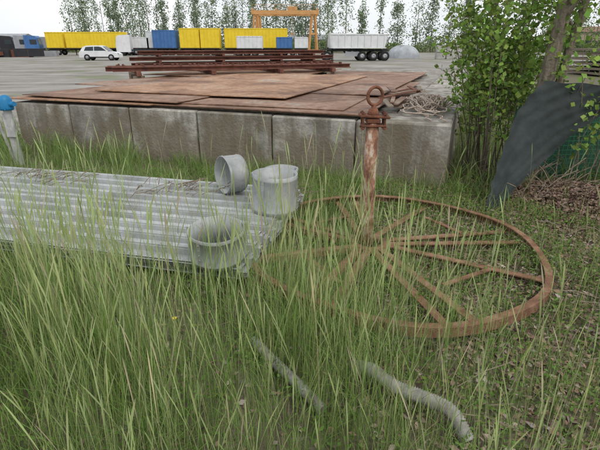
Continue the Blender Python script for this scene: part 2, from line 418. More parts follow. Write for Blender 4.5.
for (cx,cy,sp_) in ((-1.35,4.5,.25),(-2.9,4.95,.3),(-.2,4.2,.12)):
    for k in range(50):
        p=Vector((cx+random.gauss(0,sp_),cy+random.gauss(0,sp_*.45),.275+random.uniform(0,.07))); a=random.gauss(.3,1.0); l=random.uniform(.06,.26)
        q=p+Vector((math.cos(a)*l,math.sin(a)*l,random.uniform(-.01,.07))); mid=(p+q)/2+Vector((0,0,random.uniform(0,.03)))
        mb.tube([p,mid,q],random.uniform(.002,.006),4)
mb.obj('dead_twigs',[wood])

def ring(name,c,r,h,rot=None,lugs=True):
    mb=MB(); t=.004
    prof=[(r,0),(r,h*.08),(r+.005,h*.10),(r,h*.12),(r,h*.88),(r+.005,h*.9),(r,h*.92),(r+.002,h),(r-t,h),(r-t,0)]
    mb.lathe(prof,c,rot,48,0,True,.03)
    R=rot if rot is not None else Matrix.Identity(3)
    mb.box(Vector(c)+R@Vector((-r*.5,-(r*.866+.002),h/2)),(.03,.006,h*.78),0,R@Matrix.Rotation(-.52,3,'Z'))
    for q in range(5): mb.box(Vector(c)+R@Vector((-r*.5,-(r*.866+.006),h*(.15+.17*q))),(.01,.008,.01),0,R,bev=.003)
    if lugs:
        for a in (.5,2.9):
            mb.box(Vector(c)+R@Vector((math.cos(a)*(r+.012),math.sin(a)*(r+.012),h*.9)),(.03,.03,.04),0,R@Matrix.Rotation(a,3,'Z'),bev=.004)
    return mb.obj(name,[galv2])
ring('zinc_duct_section',(-.24,3.98,.265),.20,.36,Matrix.Rotation(.04,3,'Y'))
ring('zinc_duct_section',(-.19,4.41,.265),.165,.29)
Rr=Matrix.Rotation(math.radians(-55),3,'Z')@Matrix.Rotation(math.radians(88),3,'X')
ring('zinc_duct_section',(-.62,4.56,.285+.185),.185,.2,Rr,False)
ring('zinc_duct_section',(-.60,3.03,.25),.20,.23,Matrix.Rotation(.12,3,'X'))

# ------------------------------------------------------------ wheel + post
wheelrust=noise_mat('orange_rust',[(.3,(.10,.047,.03)),(.5,(.22,.115,.07)),(.7,(.35,.215,.15))],scale=7,detail=10,rough=.9,bump=.5,bscale=90)
wh=empty('rusty_spoked_wheel_frame')
tilt=Matrix.Rotation(math.radians(1.5),3,'Y')
def ringband(mb,c,R,sec,z,n=96,wob=.010):
    vs=[];fs=[];k=len(sec)
    for i in range(n+1):
        a=2*math.pi*i/n
        for (dr,dz) in sec:
            rr=R+dr+wob*math.sin(3*a)+wob*.6*math.sin(7*a)
            p=tilt@Vector((rr*math.cos(a),rr*math.sin(a),z+dz+.012*math.sin(2*a)+.008*math.sin(5*a)))
            vs.append(p+c)
    for i in range(n):
        for j in range(k): fs.append((i*k+j,(i+1)*k+j,(i+1)*k+(j+1)%k,i*k+(j+1)%k))
    mb.add(vs,fs,0)
cW=Vector((.76,3.54,.10))
mb=MB()
ringband(mb,cW,1.26,[(-.055,.032),(0,.032),(0,-.036),(-.009,-.036),(-.009,.022),(-.055,.022)],.02)
mb.obj('rim',[wheelrust],wh)
mb=MB()
hub=Vector((-.16,.06,0))
for k in range(8):
    a=math.radians(12+45*k); rimp=Vector((math.cos(a)*1.21,math.sin(a)*1.21,0))
    for off in (.06,-.06):
        if off<0 and k%3==1: continue
        dv=rimp-hub; aa=math.atan2(dv.y,dv.x)+off*.9+random.uniform(-.02,.02); l=dv.length
        R=Matrix.Rotation(aa,3,'Z')@Matrix.Rotation(random.uniform(-.01,.01),3,'Y'); c=cW+tilt@(hub+R@Vector((l/2+.05,off*.5,0)))
        mb.box(c,(l-.12,.062,.009),0,tilt@R); mb.box(c+R@Vector((0,.027,-.025)),(l-.122,.008,.04),0,tilt@R)
mb.lathe([(.10,-.03),(.16,-.03),(.16,.012),(.10,.012)],cW+hub,None,28)
for k in range(4):
    a=math.radians(20+90*k); b_=a+math.radians(35)
    p=Vector((math.cos(a)*.75,math.sin(a)*.75,.016)); q=Vector((math.cos(b_)*.82,math.sin(b_)*.82,.016)); dd=q-p
    mb.box(cW+(p+q)/2,(dd.length,.04,.008),0,Matrix.Rotation(math.atan2(dd.y,dd.x),3,'Z'))
mb.obj('spokes',[wheelrust],wh)
pm,nt,b=new_mat('flaking_paint_on_rust')
tc=N(nt,'ShaderNodeTexCoord'); mp=N(nt,'ShaderNodeMapping'); mp.inputs['Scale'].default_value=(1,1,.55); nt.links.new(tc.outputs['Object'],mp.inputs[0])
n1=N(nt,'ShaderNodeTexNoise'); n1.inputs['Scale'].default_value=14; n1.inputs['Detail'].default_value=12; n1.inputs['Roughness'].default_value=.7; nt.links.new(mp.outputs[0],n1.inputs['Vector'])
r=ramp(nt,[(.40,(.13,.055,.032)),(.50,(.28,.14,.085)),(.56,(.40,.28,.21)),(.64,(.50,.45,.40))]); nt.links.new(n1.outputs['Fac'],r.inputs[0]); nt.links.new(r.outputs[0],b.inputs['Base Color']); b.inputs['Roughness'].default_value=.85
bp=N(nt,'ShaderNodeBump'); bp.inputs['Strength'].default_value=.5; bp.inputs['Distance'].default_value=.01; nt.links.new(n1.outputs['Fac'],bp.inputs['Height']); nt.links.new(bp.outputs[0],b.inputs['Normal'])
po=empty('rusty_eye_post')
mb=MB(); x,y=.57,3.60
mb.lathe([(.001,0),(.055,0),(.055,.30),(.058,.31),(.055,.32),(.052,.6),(.050,1.14),(.001,1.14)],(x,y,0),None,28)
mb.obj('shaft',[pm],po)
mb=MB(); z0=.04
mb.box((x+.005,y,1.075+z0),(.19,.12,.016),0,bev=.004); mb.box((x,y,1.11+z0),(.11,.11,.04),0,bev=.01); mb.box((x+.01,y,1.145+z0),(.235,.12,.02),0,Matrix.Rotation(.06,3,'Y'),bev=.005)
for sx in(-.08,.088):
    for sy in(-.042,.042):
        mb.tube([(x+sx,y+sy,1.045+z0),(x+sx,y+sy,1.18+z0)],.009,8); 
        mb.tube([(x+sx,y+sy,1.158+z0),(x+sx,y+sy,1.174+z0)],.017,6,smooth=False); mb.tube([(x+sx,y+sy,1.05+z0),(x+sx,y+sy,1.066+z0)],.017,6,smooth=False)
mb.lathe([(.001,1.145+z0),(.052,1.145+z0),(.04,1.18+z0),(.034,1.20+z0),(.001,1.21+z0)],(x,y,0),None,20)
mb.tube([(x,y,1.19+z0),(x+.003,y,1.23+z0)],[.024,.016],10)
mb.torus((x+.008,y,1.295+z0),.067,.0125,Matrix.Rotation(math.radians(25),3,'Z')@Matrix.Rotation(math.radians(90),3,'X'),36,10)
mb.obj('eye_head',[rust_c],po)

bl=paint('blue_paint',(.02,.20,.42)); gp=noise_mat('pale_grey_post',[(.3,(.30,.30,.30)),(.6,(.5,.5,.49))],scale=8,rough=.7)
sp_=empty('blue_water_standpipe')
mb=MB(); mb.tube([(-4.27,6.78,0),(-4.22,6.68,.4),(-4.17,6.6,.86)],[.06,.055,.055],12); mb.box((-4.2,6.62,.62),(.13,.05,.35),0,bev=.01)
mb.tube([(-4.35,6.8,0),(-4.42,6.7,.75)],.02,8)
mb.obj('pipe',[gp],sp_)
mb=MB(); mb.lathe([(.001,.84),(.085,.84),(.09,.87),(.085,.98),(.06,1.03),(.02,1.05),(.001,1.05)],(-4.17,6.6,0),None,20)
mb.tube([(-4.17,6.6,.92),(-4.42,6.55,.90)],[.045,.04],12); mb.tube([(-4.17,6.6,.92),(-4.02,6.55,.93)],[.035,.035],12); mb.tube([(-4.4,6.55,.9),(-4.46,6.54,.9)],.055,8,smooth=False)
for q in range(6): mb.tube([(-4.17+.09*math.cos(q),6.6+.09*math.sin(q),.85),(-4.17+.09*math.cos(q),6.6+.09*math.sin(q),.885)],.012,6,smooth=False)
mb.obj('head',[bl],sp_)

hose=noise_mat('pale_hose',[(.35,(.13,.12,.10)),(.5,(.28,.27,.25)),(.7,(.40,.39,.37))],scale=11,rough=.85)
def hosef(pts,r):
    mb=MB(); P=[];RR=[]
    pts=[Vector(p) for p in pts]
    for i in range(len(pts)-1):
        n=26
        for q in range(n):
            t=q/n; p0=pts[max(0,i-1)];p1=pts[i];p2=pts[i+1];p3=pts[min(len(pts)-1,i+2)]
            P.append(.5*((2*p1)+(p2-p0)*t+(2*p0-5*p1+4*p2-p3)*t*t+(3*p1-p0-3*p2+p3)*t**3)); RR.append(r*(1+.09*(1 if q%2 else -1)))
    mb.tube(P,RR,14,cap=True); mb.obj('ribbed_drain_hose',[hose])
hosef([(-.27,2.18,.12),(-.13,2.0,.10),(.01,1.82,.09),(.11,1.70,.06)],.028)
hosef([(.30,1.97,.10),(.37,1.88,.15),(.47,1.80,.12),(.60,1.73,.11),(.71,1.65,.10),(.76,1.54,.03)],.035)

# ------------------------------------------------------------ tarp
tm=noise_mat('dark_tarpaulin',[(.3,(.020,.027,.028)),(.7,(.046,.055,.056))],scale=5,rough=.8,bump=.6,bscale=9)
LP=[(2.00,4.62,-.01),(2.09,4.76,.3),(2.21,4.9,.62),(2.36,5.08,.95),(2.53,5.15,1.18),(2.70,5.2,1.33)]
RPt=[(2.13,4.66,-.01),(2.42,4.85,.24),(2.72,5.0,.46),(3.05,5.1,.76),(3.4,5.2,.96),(4.1,5.3,1.32)]
def interp(P,t):
    t=t*(len(P)-1); i=min(int(t),len(P)-2); f=t-i; return Vector(P[i]).lerp(Vector(P[i+1]),f)
mb=MB(); n=60;m_=50; vs=[];fs=[]
for i in range(n+1):
    for j in range(m_+1):
        a=interp(LP,i/n);b_=interp(RPt,i/n); w=j/m_; p=a.lerp(b_,w); t=i/n
        p=p+Vector((0,-1,0))*(.022*math.sin(w*7+t*5)*t+.012*math.sin(w*13+t*14)*t+.006*math.sin(w*29-t*21)*t)+Vector((0,0,-.03*math.sin(w*math.pi)*t**3+.008*math.sin(w*23+1)*t))
        if j in(0,1): p.x+=.010*math.sin(i*.9)
        if j in(m_,m_-1): p.z+=.010*math.sin(i*1.3)
        vs.append(p)
for i in range(n):
    for j in range(m_):
        k=i*(m_+1)+j; fs.append((k,k+1,k+m_+2,k+m_+1))
mb.add(vs,fs,0,True); mb.obj('dark_tarpaulin',[tm])

# ------------------------------------------------------------ fence
gf=paint('green_wire',(.07,.26,.16)); 
fe=empty('green_wire_fence')
mb=MB(); f0=Vector((2.75,5.85,0)); fd=Vector((1,.10,0)).normalized()
LN=9; s_=0
while s_<LN:
    p=f0+fd*s_; mb.box(p+Vector((0,0,.5)),(.006,.006,1.0),0); s_+=.06
z=.05
while z<1.02: mb.box(f0+fd*(LN/2)+Vector((0,0,z)),(LN,.0065,.0065),0,Matrix.Rotation(math.atan2(fd.y,fd.x),3,'Z')); z+=.06
mb.obj('mesh',[gf],fe)
mb=MB()
for k in range(5): p=f0+fd*(k*2.2); mb.tube([(p.x,p.y,0),(p.x,p.y,1.1)],.024,10)
mb.obj('posts',[gf],fe)
mb=MB(); vs=[];n=80
for i in range(n+1):
    p=f0+fd*(LN*i/n); o_=.03+.012*math.sin(i*1.3)
    vs+= [(p.x,p.y+o_,.02),(p.x,p.y+o_+.01*math.sin(i*.7),.5),(p.x,p.y+o_,.93+.02*math.sin(i*.5))]
mb.add(vs,[(3*i+a,3*i+3+a,3*i+4+a,3*i+1+a) for i in range(n) for a in(0,1)],0,True)
netm=noise_mat('green_shade_net',[(.3,(.04,.12,.08)),(.7,(.08,.18,.125))],scale=6,rough=.9)
mb.obj('shade_net',[netm],fe)

# ------------------------------------------------------------ tree with sprouts
bark=noise_mat('bark',[(.3,(.08,.068,.05)),(.6,(.24,.20,.155))],scale=10,stretch=(3,3,.6),rough=.95,bump=.9,bscale=30)
lm=leaf_mat('leaf_material',.4)
tr=empty('poplar_tree')
mb=MB(); leafP=[]
def wander(p,d,l,n,jit,up=.0):
    P=[Vector(p)]; d=Vector(d).normalized()
    for i in range(n):
        d=(d+Vector((random.gauss(0,jit),random.gauss(0,jit),random.gauss(0,jit)+up))).normalized(); P.append(P[-1]+d*l/n)
    return P
trunk=[Vector(p) for p in ((2.74,5.5,-.05),(2.78,5.5,.5),(2.84,5.5,1.2),(2.90,5.52,1.8),(2.97,5.55,2.6),(3.0,5.6,3.6),(3.05,5.6,4.8),(3.05,5.65,6.2),(3.1,5.65,7.6))]
mb.tube(trunk,[.13,.10,.085,.08,.075,.07,.055,.035,.01],14)
tk2=[Vector(p) for p in ((2.92,5.6,0),(3.05,5.62,.8),(3.12,5.65,1.6),(3.3,5.7,2.6),(3.5,5.8,4),(3.6,5.8,5.2))]
mb.tube(tk2,[.07,.055,.048,.04,.025,.008],10)
for k in range(46):
    t=random.uniform(.35,1); src=trunk if k%3 else tk2
    p=interp(src,t); a=random.uniform(0,6.28)
    B=wander(p,(math.cos(a),math.sin(a),1.0),random.uniform(.8,1.6)*(1.2-t*.6),7,.12,.04); mb.tube(B,[.02*(1-i/8.5) for i in range(8)],5)
    for q in B[2:]:
        for _ in range(14): leafP.append(q+Vector((random.gauss(0,.16),random.gauss(0,.16),random.gauss(0,.16))))
spr=[]
for k in range(42):
    bx=random.uniform(2.4,3.0); by=random.uniform(5.75,6.7)
    zt=random.uniform(1.6,3.0)
    B=wander((bx,by,0.0),(random.uniform(-.19,.06),random.uniform(-.05,.08),1),zt,10,.055); mb.tube(B,[.010*(1-i/12) for i in range(11)],5)
    for q in B[3:]:
        for s2 in range(2):
            a=random.uniform(0,6.28); l=random.uniform(.1,.34); T=wander(q,(math.cos(a),math.sin(a),.5),l,3,.2,-.03)
            mb.tube(T,.003,4,cap=False)
            nl=4 if q.z>.95 else 1
            for w in T[1:]:
                for _ in range(nl): spr.append(w+Vector((random.gauss(0,.05),random.gauss(0,.05),random.gauss(0,.05))))
for k in range(30):
    bx=random.uniform(2.95,4.4); by=random.uniform(4.9,5.7)
    B=wander((bx,by,0.0),(random.uniform(-.12,.12),random.uniform(-.1,.05),1),random.uniform(1.2,2.6),9,.06); mb.tube(B,[.008*(1-i/11) for i in range(10)],5)
    for q in B[4:]:
        for _ in range(9): spr.append(q+Vector((random.gauss(0,.11),random.gauss(0,.10),random.gauss(0,.08))))
for k in range(420):
    p=interp(trunk,random.uniform(.12,.6)); spr.append(p+Vector((random.gauss(0,.13),random.gauss(0,.1),random.gauss(0,.05))))
mb.obj('trunk_and_branches',[bark],tr)
A=np.array([tuple(p) for p in leafP]); B_=np.array([tuple(p) for p in spr])
g1=leaves_geo(A,rng.uniform(.05,.09,len(A)),vcol(len(A),(.16,.26,.05),.3,.12),.0,.8)
g2=leaves_geo(B_,rng.uniform(.035,.085,len(B_)),vcol(len(B_),(.23,.35,.075),.5,.15),.1,.85)
np_mesh('foliage',*merge([g1,g2]),lm,tr)

# ------------------------------------------------------------ grass and ground cover
gl=leaf_mat('grass_material',.38,.6)
def infoot(x,y):
    s,r=tolocal(x,y); plat_=(s>-.02)&(s<7.25)&(r>-.04)
    dx=x-SC.x;dy=y-SC.y; s2=dx*US.x+dy*US.y; r2=dx*WS.x+dy*WS.y
    sh=(s2>-.02)&(s2<6.2)&(r2>-.02)&(r2<1.78)
    return plat_,sh
def patchn(x,y,f=1.0,ph=0):
    return .5+.25*(np.sin(x*2.3*f+ph)*np.sin(y*2.9*f+1.3*ph)+np.sin(x*5.1*f+y*3.3*f+ph)+.0)
def scatter(n,x0,x1,y0,y1):
    return rng.uniform(x0,x1,n),rng.uniform(y0,y1,n)
gs=[]
holes=[(.58,1.55,.20,.5),(.0,1.8,.14,.45),(-.5,2.6,.40,.65),(.5,3.1,.45,.5),(1.05,2.5,.5,.5),(-1.7,2.9,.5,.35)]
x,y=scatter(46000,-4.2,3.0,.75,4.9)
pl_,sh_=infoot(x,y)
edge_x=.22+.2*np.sin(y*2.1)
dens=np.where(x<edge_x,1.0,np.clip(1.0-(x-edge_x)*.68,.17,1)); dens*=np.clip((3.20-y)/.7,.09,1)
dens=np.where((np.hypot(x-cW.x,y-cW.y)<1.3)&(y>2.6)&(x>.0),dens*.6,dens)
dens*=np.clip(patchn(x,y,1.2)*1.8-.1,.25,1.1)*np.clip(patchn(x,y,3.1,2)*1.6,.5,1.1)
for hx,hy,hr,hd in holes: dens*=1-hd*np.exp(-((x-hx)**2+(y-hy)**2)/hr**2)
dens=np.where(sh_,np.where((x<-1.6),.06,.012),dens)
k=(rng.uniform(size=len(x))<dens*.56)&~pl_&(np.hypot(x,y)>.9); x=x[k];y=y[k]; n=len(x)
P=np.stack([x,y,gz(x,y)],1); h=rng.normal(.84,.15,n)*np.where(x>.9,.82,1); h=np.clip(h,.35,1.12); h=np.where(y<1.3,h*.85,h)
near=np.clip(y/2.2,.55,1)
w=rng.uniform(.0020,.0036,n)*near; ear=rng.uniform(size=n)<.75
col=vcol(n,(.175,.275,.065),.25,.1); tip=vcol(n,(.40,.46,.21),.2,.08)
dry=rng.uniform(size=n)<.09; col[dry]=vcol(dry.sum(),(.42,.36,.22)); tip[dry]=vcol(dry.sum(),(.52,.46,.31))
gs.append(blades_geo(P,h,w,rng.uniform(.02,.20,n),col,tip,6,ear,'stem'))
m=rng.integers(0,n,int(n*1.0)); t=rng.uniform(.1,.6,len(m))
P2=P[m].copy(); P2[:,2]+=h[m]*t; P2[:,:2]+=rng.normal(0,.012,(len(m),2))
gs.append(blades_geo(P2,rng.uniform(.12,.26,len(m)),rng.uniform(.0028,.005,len(m))*near[m],rng.uniform(.2,.7,len(m)),vcol(len(m),(.17,.29,.06),.25),vcol(len(m),(.30,.42,.12),.25),4))
x,y=scatter(90000,-4.8,3.8,.7,5.6)
pl_,sh_=infoot(x,y)
dens=np.where(x<.5,.75,.40)*np.clip(patchn(x,y,.9,1)*1.5,.3,1); dens=np.where((y>3.9)&(x>.2),dens*.7,dens)
for hx,hy,hr,hd in holes: dens*=1-hd*.6*np.exp(-((x-hx)**2+(y-hy)**2)/hr**2)
k=(rng.uniform(size=len(x))<dens)&~pl_&~sh_&(np.hypot(x,y)>.7); x=x[k];y=y[k];n=len(x)
P=np.stack([x,y,gz(x,y)],1); h=rng.uniform(.08,.40,n)*np.where(x>.6,.55,1)
dr=rng.uniform(size=n)<.10; c_=vcol(n,(.125,.21,.05),.35); c_[dr]=vcol(dr.sum(),(.34,.28,.17),.3); t_=vcol(n,(.24,.355,.10),.3); t_[dr]=vcol(dr.sum(),(.42,.35,.22),.3)
gs.append(blades_geo(P,h,rng.uniform(.0035,.0062,n)*np.clip(y/2,.6,1),rng.uniform(.1,.8,n),c_,t_,4))
x,y=scatter(50000,-7,2.6,4.3,10); s,r=tolocal(x,y); pl_,sh_=infoot(x,y)
k=(r<-.03)&(r>-1.5)&~sh_&(rng.uniform(size=len(x))<np.clip(1.0+r*.5,.2,1)); x=x[k];y=y[k];n=len(x)
P=np.stack([x,y,gz(x,y)],1); h=rng.uniform(.08,.45,n)*np.where(x<-2.2,1.1,.62)*np.clip(patchn(x,y,1.4,2)*1.8,.35,1.2)
gs.append(blades_geo(P,h,rng.uniform(.004,.008,n),rng.uniform(.1,.8,n),vcol(n,(.13,.21,.05),.35),vcol(n,(.25,.35,.11),.35),3))
x,y=scatter(50000,1.6,9,5.0,26); s,r=tolocal(x,y)
k=(s<-.03)&(s>-2.2)&(rng.uniform(size=len(x))<.75); x=x[k];y=y[k];n=len(x)
P=np.stack([x,y,gz(x,y)],1)
gs.append(blades_geo(P,rng.uniform(.1,.5,n)*np.clip(patchn(x,y,.8,3)*1.8,.3,1.3),rng.uniform(.006,.014,n),rng.uniform(.1,.8,n),vcol(n,(.13,.20,.05),.3),vcol(n,(.26,.34,.12),.3),3))
x,y=scatter(30000,-30,-4.3,6.5,11.5); s,r=tolocal(x,y)
k=((s>7.3))&(rng.uniform(size=len(x))<np.clip((10.6-y)/2,.05,.8)); x=x[k];y=y[k];n=len(x)
P=np.stack([x,y,0*x],1)
gs.append(blades_geo(P,rng.uniform(.08,.35,n),rng.uniform(.006,.014,n),rng.uniform(.1,.8,n),vcol(n,(.13,.20,.05),.3),vcol(n,(.26,.34,.12),.3),3))
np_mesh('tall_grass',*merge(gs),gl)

x,y=scatter(120000,-3.6,4.5,.8,6.3); pl_,sh_=infoot(x,y)
dn=np.clip(patchn(x,y,1.7,4)*1.9-.26,.09,1)
k=(rng.uniform(size=len(x))<dn)&~pl_&~sh_; x=x[k];y=y[k];n=len(x)
P=np.stack([x,y,gz(x,y)+rng.uniform(.005,.12,n)*np.clip(patchn(x,y,1.7,4)*1.6,.2,1)],1)
g=[leaves_geo(P,rng.uniform(.012,.036,n),vcol(n,(.15,.25,.055),.45,.12),.45,.5)]
np_mesh('ground_cover_weeds',*merge(g),gl)
x,y=scatter(60000,-1,5.0,1.0,6.6); pl_,sh_=infoot(x,y)
k=(rng.uniform(size=len(x))<np.clip((x+.1)*.7,.15,1))&~pl_&~sh_; x=x[k];y=y[k];n=len(x)
P=np.stack([x,y,gz(x,y)+rng.uniform(.004,.035,n)],1)
c1=vcol(n,(.25,.175,.13),.5,.1); gr=rng.uniform(size=n)<.20; c1[gr]=vcol(gr.sum(),(.36,.30,.26),.3,.05)
g=[leaves_geo(P,rng.uniform(.02,.06,n),c1,.6,.5)]
n=14000; x=rng.normal(3.0,.6,n); y=rng.normal(4.95,.42,n); hh=.22*np.exp(-((x-3.1)**2/.5+(y-5.05)**2/.3)); s,r=tolocal(x,y)
k=(s<-.05)|(r<-.05); x=x[k];y=y[k];hh=hh[k];n=len(x)
P=np.stack([x,y,hh*rng.uniform(.3,1,n)+.01],1)
g.append(leaves_geo(P,rng.uniform(.02,.06,n),vcol(n,(.22,.15,.115),.5,.12),.4,.6))
np_mesh('leaf_litter',*merge(g),leaf_mat('dry_leaf',0,.85))
mb=MB()
for k in range(280):
    p=Vector((random.uniform(.6,4.2),random.uniform(1.4,5.4),random.uniform(.02,.07))); s,r=tolocal(p.x,p.y)
    if s>-.05 and r>-.05: continue
    a=random.uniform(0,3.14); l=random.uniform(.08,.45); q=p+Vector((math.cos(a)*l,math.sin(a)*l,random.uniform(-.02,.05))); mb.tube([p,(p+q)/2+Vector((.01,.01,.02)),q],random.uniform(.002,.005),4)
for k in range(40):
    p=Vector((random.gauss(3.0,.4),random.gauss(5.1,.25),.1)); a=random.uniform(0,6.28); q=p+Vector((math.cos(a)*.4,math.sin(a)*.2,random.uniform(.1,.4))); mb.tube([p,(p+q)/2+Vector((0,0,.05)),q],random.uniform(.003,.007),4)
mb.obj('fallen_twigs',[wood])
mb=MB(); ye=paint('yellow_petals',(.75,.55,.02)); gs_=paint('flower_stem',(.12,.2,.05))
mb.tube([(-.66,2.02,0),(-.65,2.02,.2),(-.66,2.03,.36)],.002,5,1)
mb.lathe([(.001,.0),(.011,.004),(.013,.009),(.001,.012)],(-.66,2.03,.36),None,12,0)
mb.obj('dandelion',[ye,gs_])

# ------------------------------------------------------------ background vehicles
yel=paint('yellow_paint',(.78,.57,.03),.5,0,.15); whi=paint('white_paint',(.68,.69,.70),.4,0,.18); blu=paint('container_blue',(.06,.16,.38)); tyre=paint('tyre_rubber',(.02,.02,.02),.9)
grey=paint('grey_metal',(.35,.36,.38),.5,.3); glass=paint('dark_glass',(.03,.04,.05),.1); ora=paint('crane_orange',(.58,.31,.12)); dk=paint('chassis_black',(.03,.03,.035),.7)
def wheel(mb,x,y,r,w=.3,mt=0,mh=1):
    R=Matrix.Rotation(math.radians(90),3,'X')
    mb.lathe([(.001,-w/2),(r*.9,-w/2),(r,-w/2+.04),(r,w/2-.04),(r*.9,w/2),(.001,w/2)],(x,y,r),R,20,mt)
    mb.lathe([(.001,w/2+.005),(r*.5,w/2+.005),(r*.55,w/2+.015),(.001,w/2+.02)],(x,y,r),R,14,mh)
def trailer(name,x,y,Ln,H,bm_,rz=0,ribs=True,low=1.1):
    e=empty(name,(x,y,0),rz)
    mb=MB(); w=2.5
    mb.box((0,0,low+(H-low)/2),(Ln,w,H-low),0,bev=.05)
    if ribs:
        k=int(Ln/.6)
        for i in range(k+1):
            xx=-Ln/2+.1+(Ln-.2)*i/k
            mb.box((xx,-w/2-.02,low+(H-low)/2),(.06,.05,H-low-.12),0)
    mb.box((0,-w/2-.015,H-.08),(Ln-.02,.06,.12),0); mb.box((0,-w/2-.03,low+.08),(Ln-.02,.06,.12),1)
    mb.box((Ln/2+.01,-.6,low+(H-low)/2),(.03,1.1,H-low-.3),0); mb.box((Ln/2+.01,.6,low+(H-low)/2),(.03,1.1,H-low-.3),0)
    mb.obj('body',[bm_,dk],e)
    mb=MB(); mb.box((0,0,low-.12),(Ln*.98,1.0,.2),0)
    mb.box((-Ln*.1,-w/2+.1,.75),(Ln*.35,.04,.4),2)
    for i in range(3): 
        for sy in(-1.05,1.05): wheel(mb,Ln/2-1.2-i*1.3,sy,.5)
    mb.box((-Ln*.36,-.8,.5),(.12,.12,1.0),0); mb.box((-Ln*.36,.8,.5),(.12,.12,1.0),0); mb.box((-Ln*.36,0,.04),(.4,2,.06),0)
    mb.obj('chassis',[tyre,grey,dk],e); return e
q=.86
trailer('yellow_box_trailer',-50*q,101*q,3.1,3.8,yel,.0)
trailer('yellow_box_trailer',-41.5*q,100*q,10,3.8,yel,.0)
trailer('white_box_trailer',-33*q,101*q,3.9,3.0,whi)
trailer('blue_box_trailer',-27.4*q,100*q,4.0,4.1,blu)
trailer('white_box_trailer',-30.2*q,101*q,2.0,3.9,whi)
trailer('yellow_box_trailer',-22.3*q,100*q,3.4,4.4,yel)
trailer('yellow_box_trailer',-18.2*q,100*q,3.3,4.4,yel)
trailer('yellow_box_trailer',-9*q,101*q,11,4.4,yel)
trailer('white_box_trailer',-8,78,4,3.0,whi)
trailer('blue_box_trailer',-2.6,81,2.6,2.9,blu)
trailer('white_box_trailer',.2,81,2.2,2.9,whi)
trailer('grey_box_trailer',10,108,8,3.0,grey)
trailer('grey_box_trailer',-54,96,7,3.2,grey)
def truck(name,x,y,bm_,rz=0):
    e=empty(name,(x,y,0),rz); mb=MB()
    prof=[(-1.1,.6),(1.15,.6),(1.2,1.6),(1.0,2.9),(.7,3.2),(-1.1,3.3)]
    vs=[(a,-1.22,b_) for a,b_ in prof]+[(a,1.22,b_) for a,b_ in prof]; k=len(prof)
    mb.add(vs,[list(range(k)),list(range(k,2*k))]+[(i,(i+1)%k,k+(i+1)%k,k+i) for i in range(k)],0)
    mb.box((.35,-1.23,2.2),(1.1,.03,.8),1); mb.box((1.11,0,2.25),(.06,2.1,.95),1,Matrix.Rotation(-.15,3,'Y')); mb.box((1.2,0,.85),(.1,2.4,.5),1)
    mb.box((-3,0,.9),(4.5,.9,.25),1)
    for xx in (.3,-3.2,-4.5):
        for sy in(-1.05,1.05): wheel(mb,xx,sy,.5,.3,2,3)
    mb.obj('cab',[bm_,glass,tyre,grey],e)
truck('white_truck',-29.5,82,whi,3.3); truck('grey_truck',-50,88,grey,.3); truck('dark_truck',-54,90,dk,.4); truck('blue_truck',-47.5,87,blu,.2)
e=empty('silver_tipper_trailer',(6.6,56,0),.04)
mb=MB()
L_=6.4
vs=[(-L_/2,-1.25,1.35),(L_/2-.3,-1.25,1.35),(L_/2,-1.25,2.75),(-L_/2-.1,-1.25,2.95)]; vs=vs+[(a,-b_,c) for a,b_,c in vs]
mb.add(vs,[(0,1,2,3),(4,5,6,7),(0,1,5,4),(1,2,6,5),(2,3,7,6),(3,0,4,7)],0)
for i in range(9): mb.box((-L_/2+.15+i*(L_-.5)/8,-1.28,2.05),(.09,.07,1.35),0)
mb.box((0,-1.28,2.8),(L_,.08,.1),0); mb.box((0,-1.28,1.4),(L_-.3,.08,.1),0)
mb.obj('tipper_body',[whi],e)
mb=MB(); mb.box((0,0,1.15),(L_+.6,.9,.22),1); mb.box((-.7,-1.0,.75),(1.6,.06,.5),2); mb.box((-2.9,-.7,.55),(.12,.12,1.0),1); mb.box((-2.9,.7,.55),(.12,.12,1.0),1)
mb.box((-3.6,0,1.2),(1.2,2.3,.12),1); mb.box((3.2,0,.9),(.1,2.3,.2),1)
for xx in(.4,1.7,3.0,-3.6):
    for sy in(-1.05,1.05): wheel(mb,xx,sy,.52,.32,0,2)
mb.obj('chassis',[tyre,dk,grey],e)
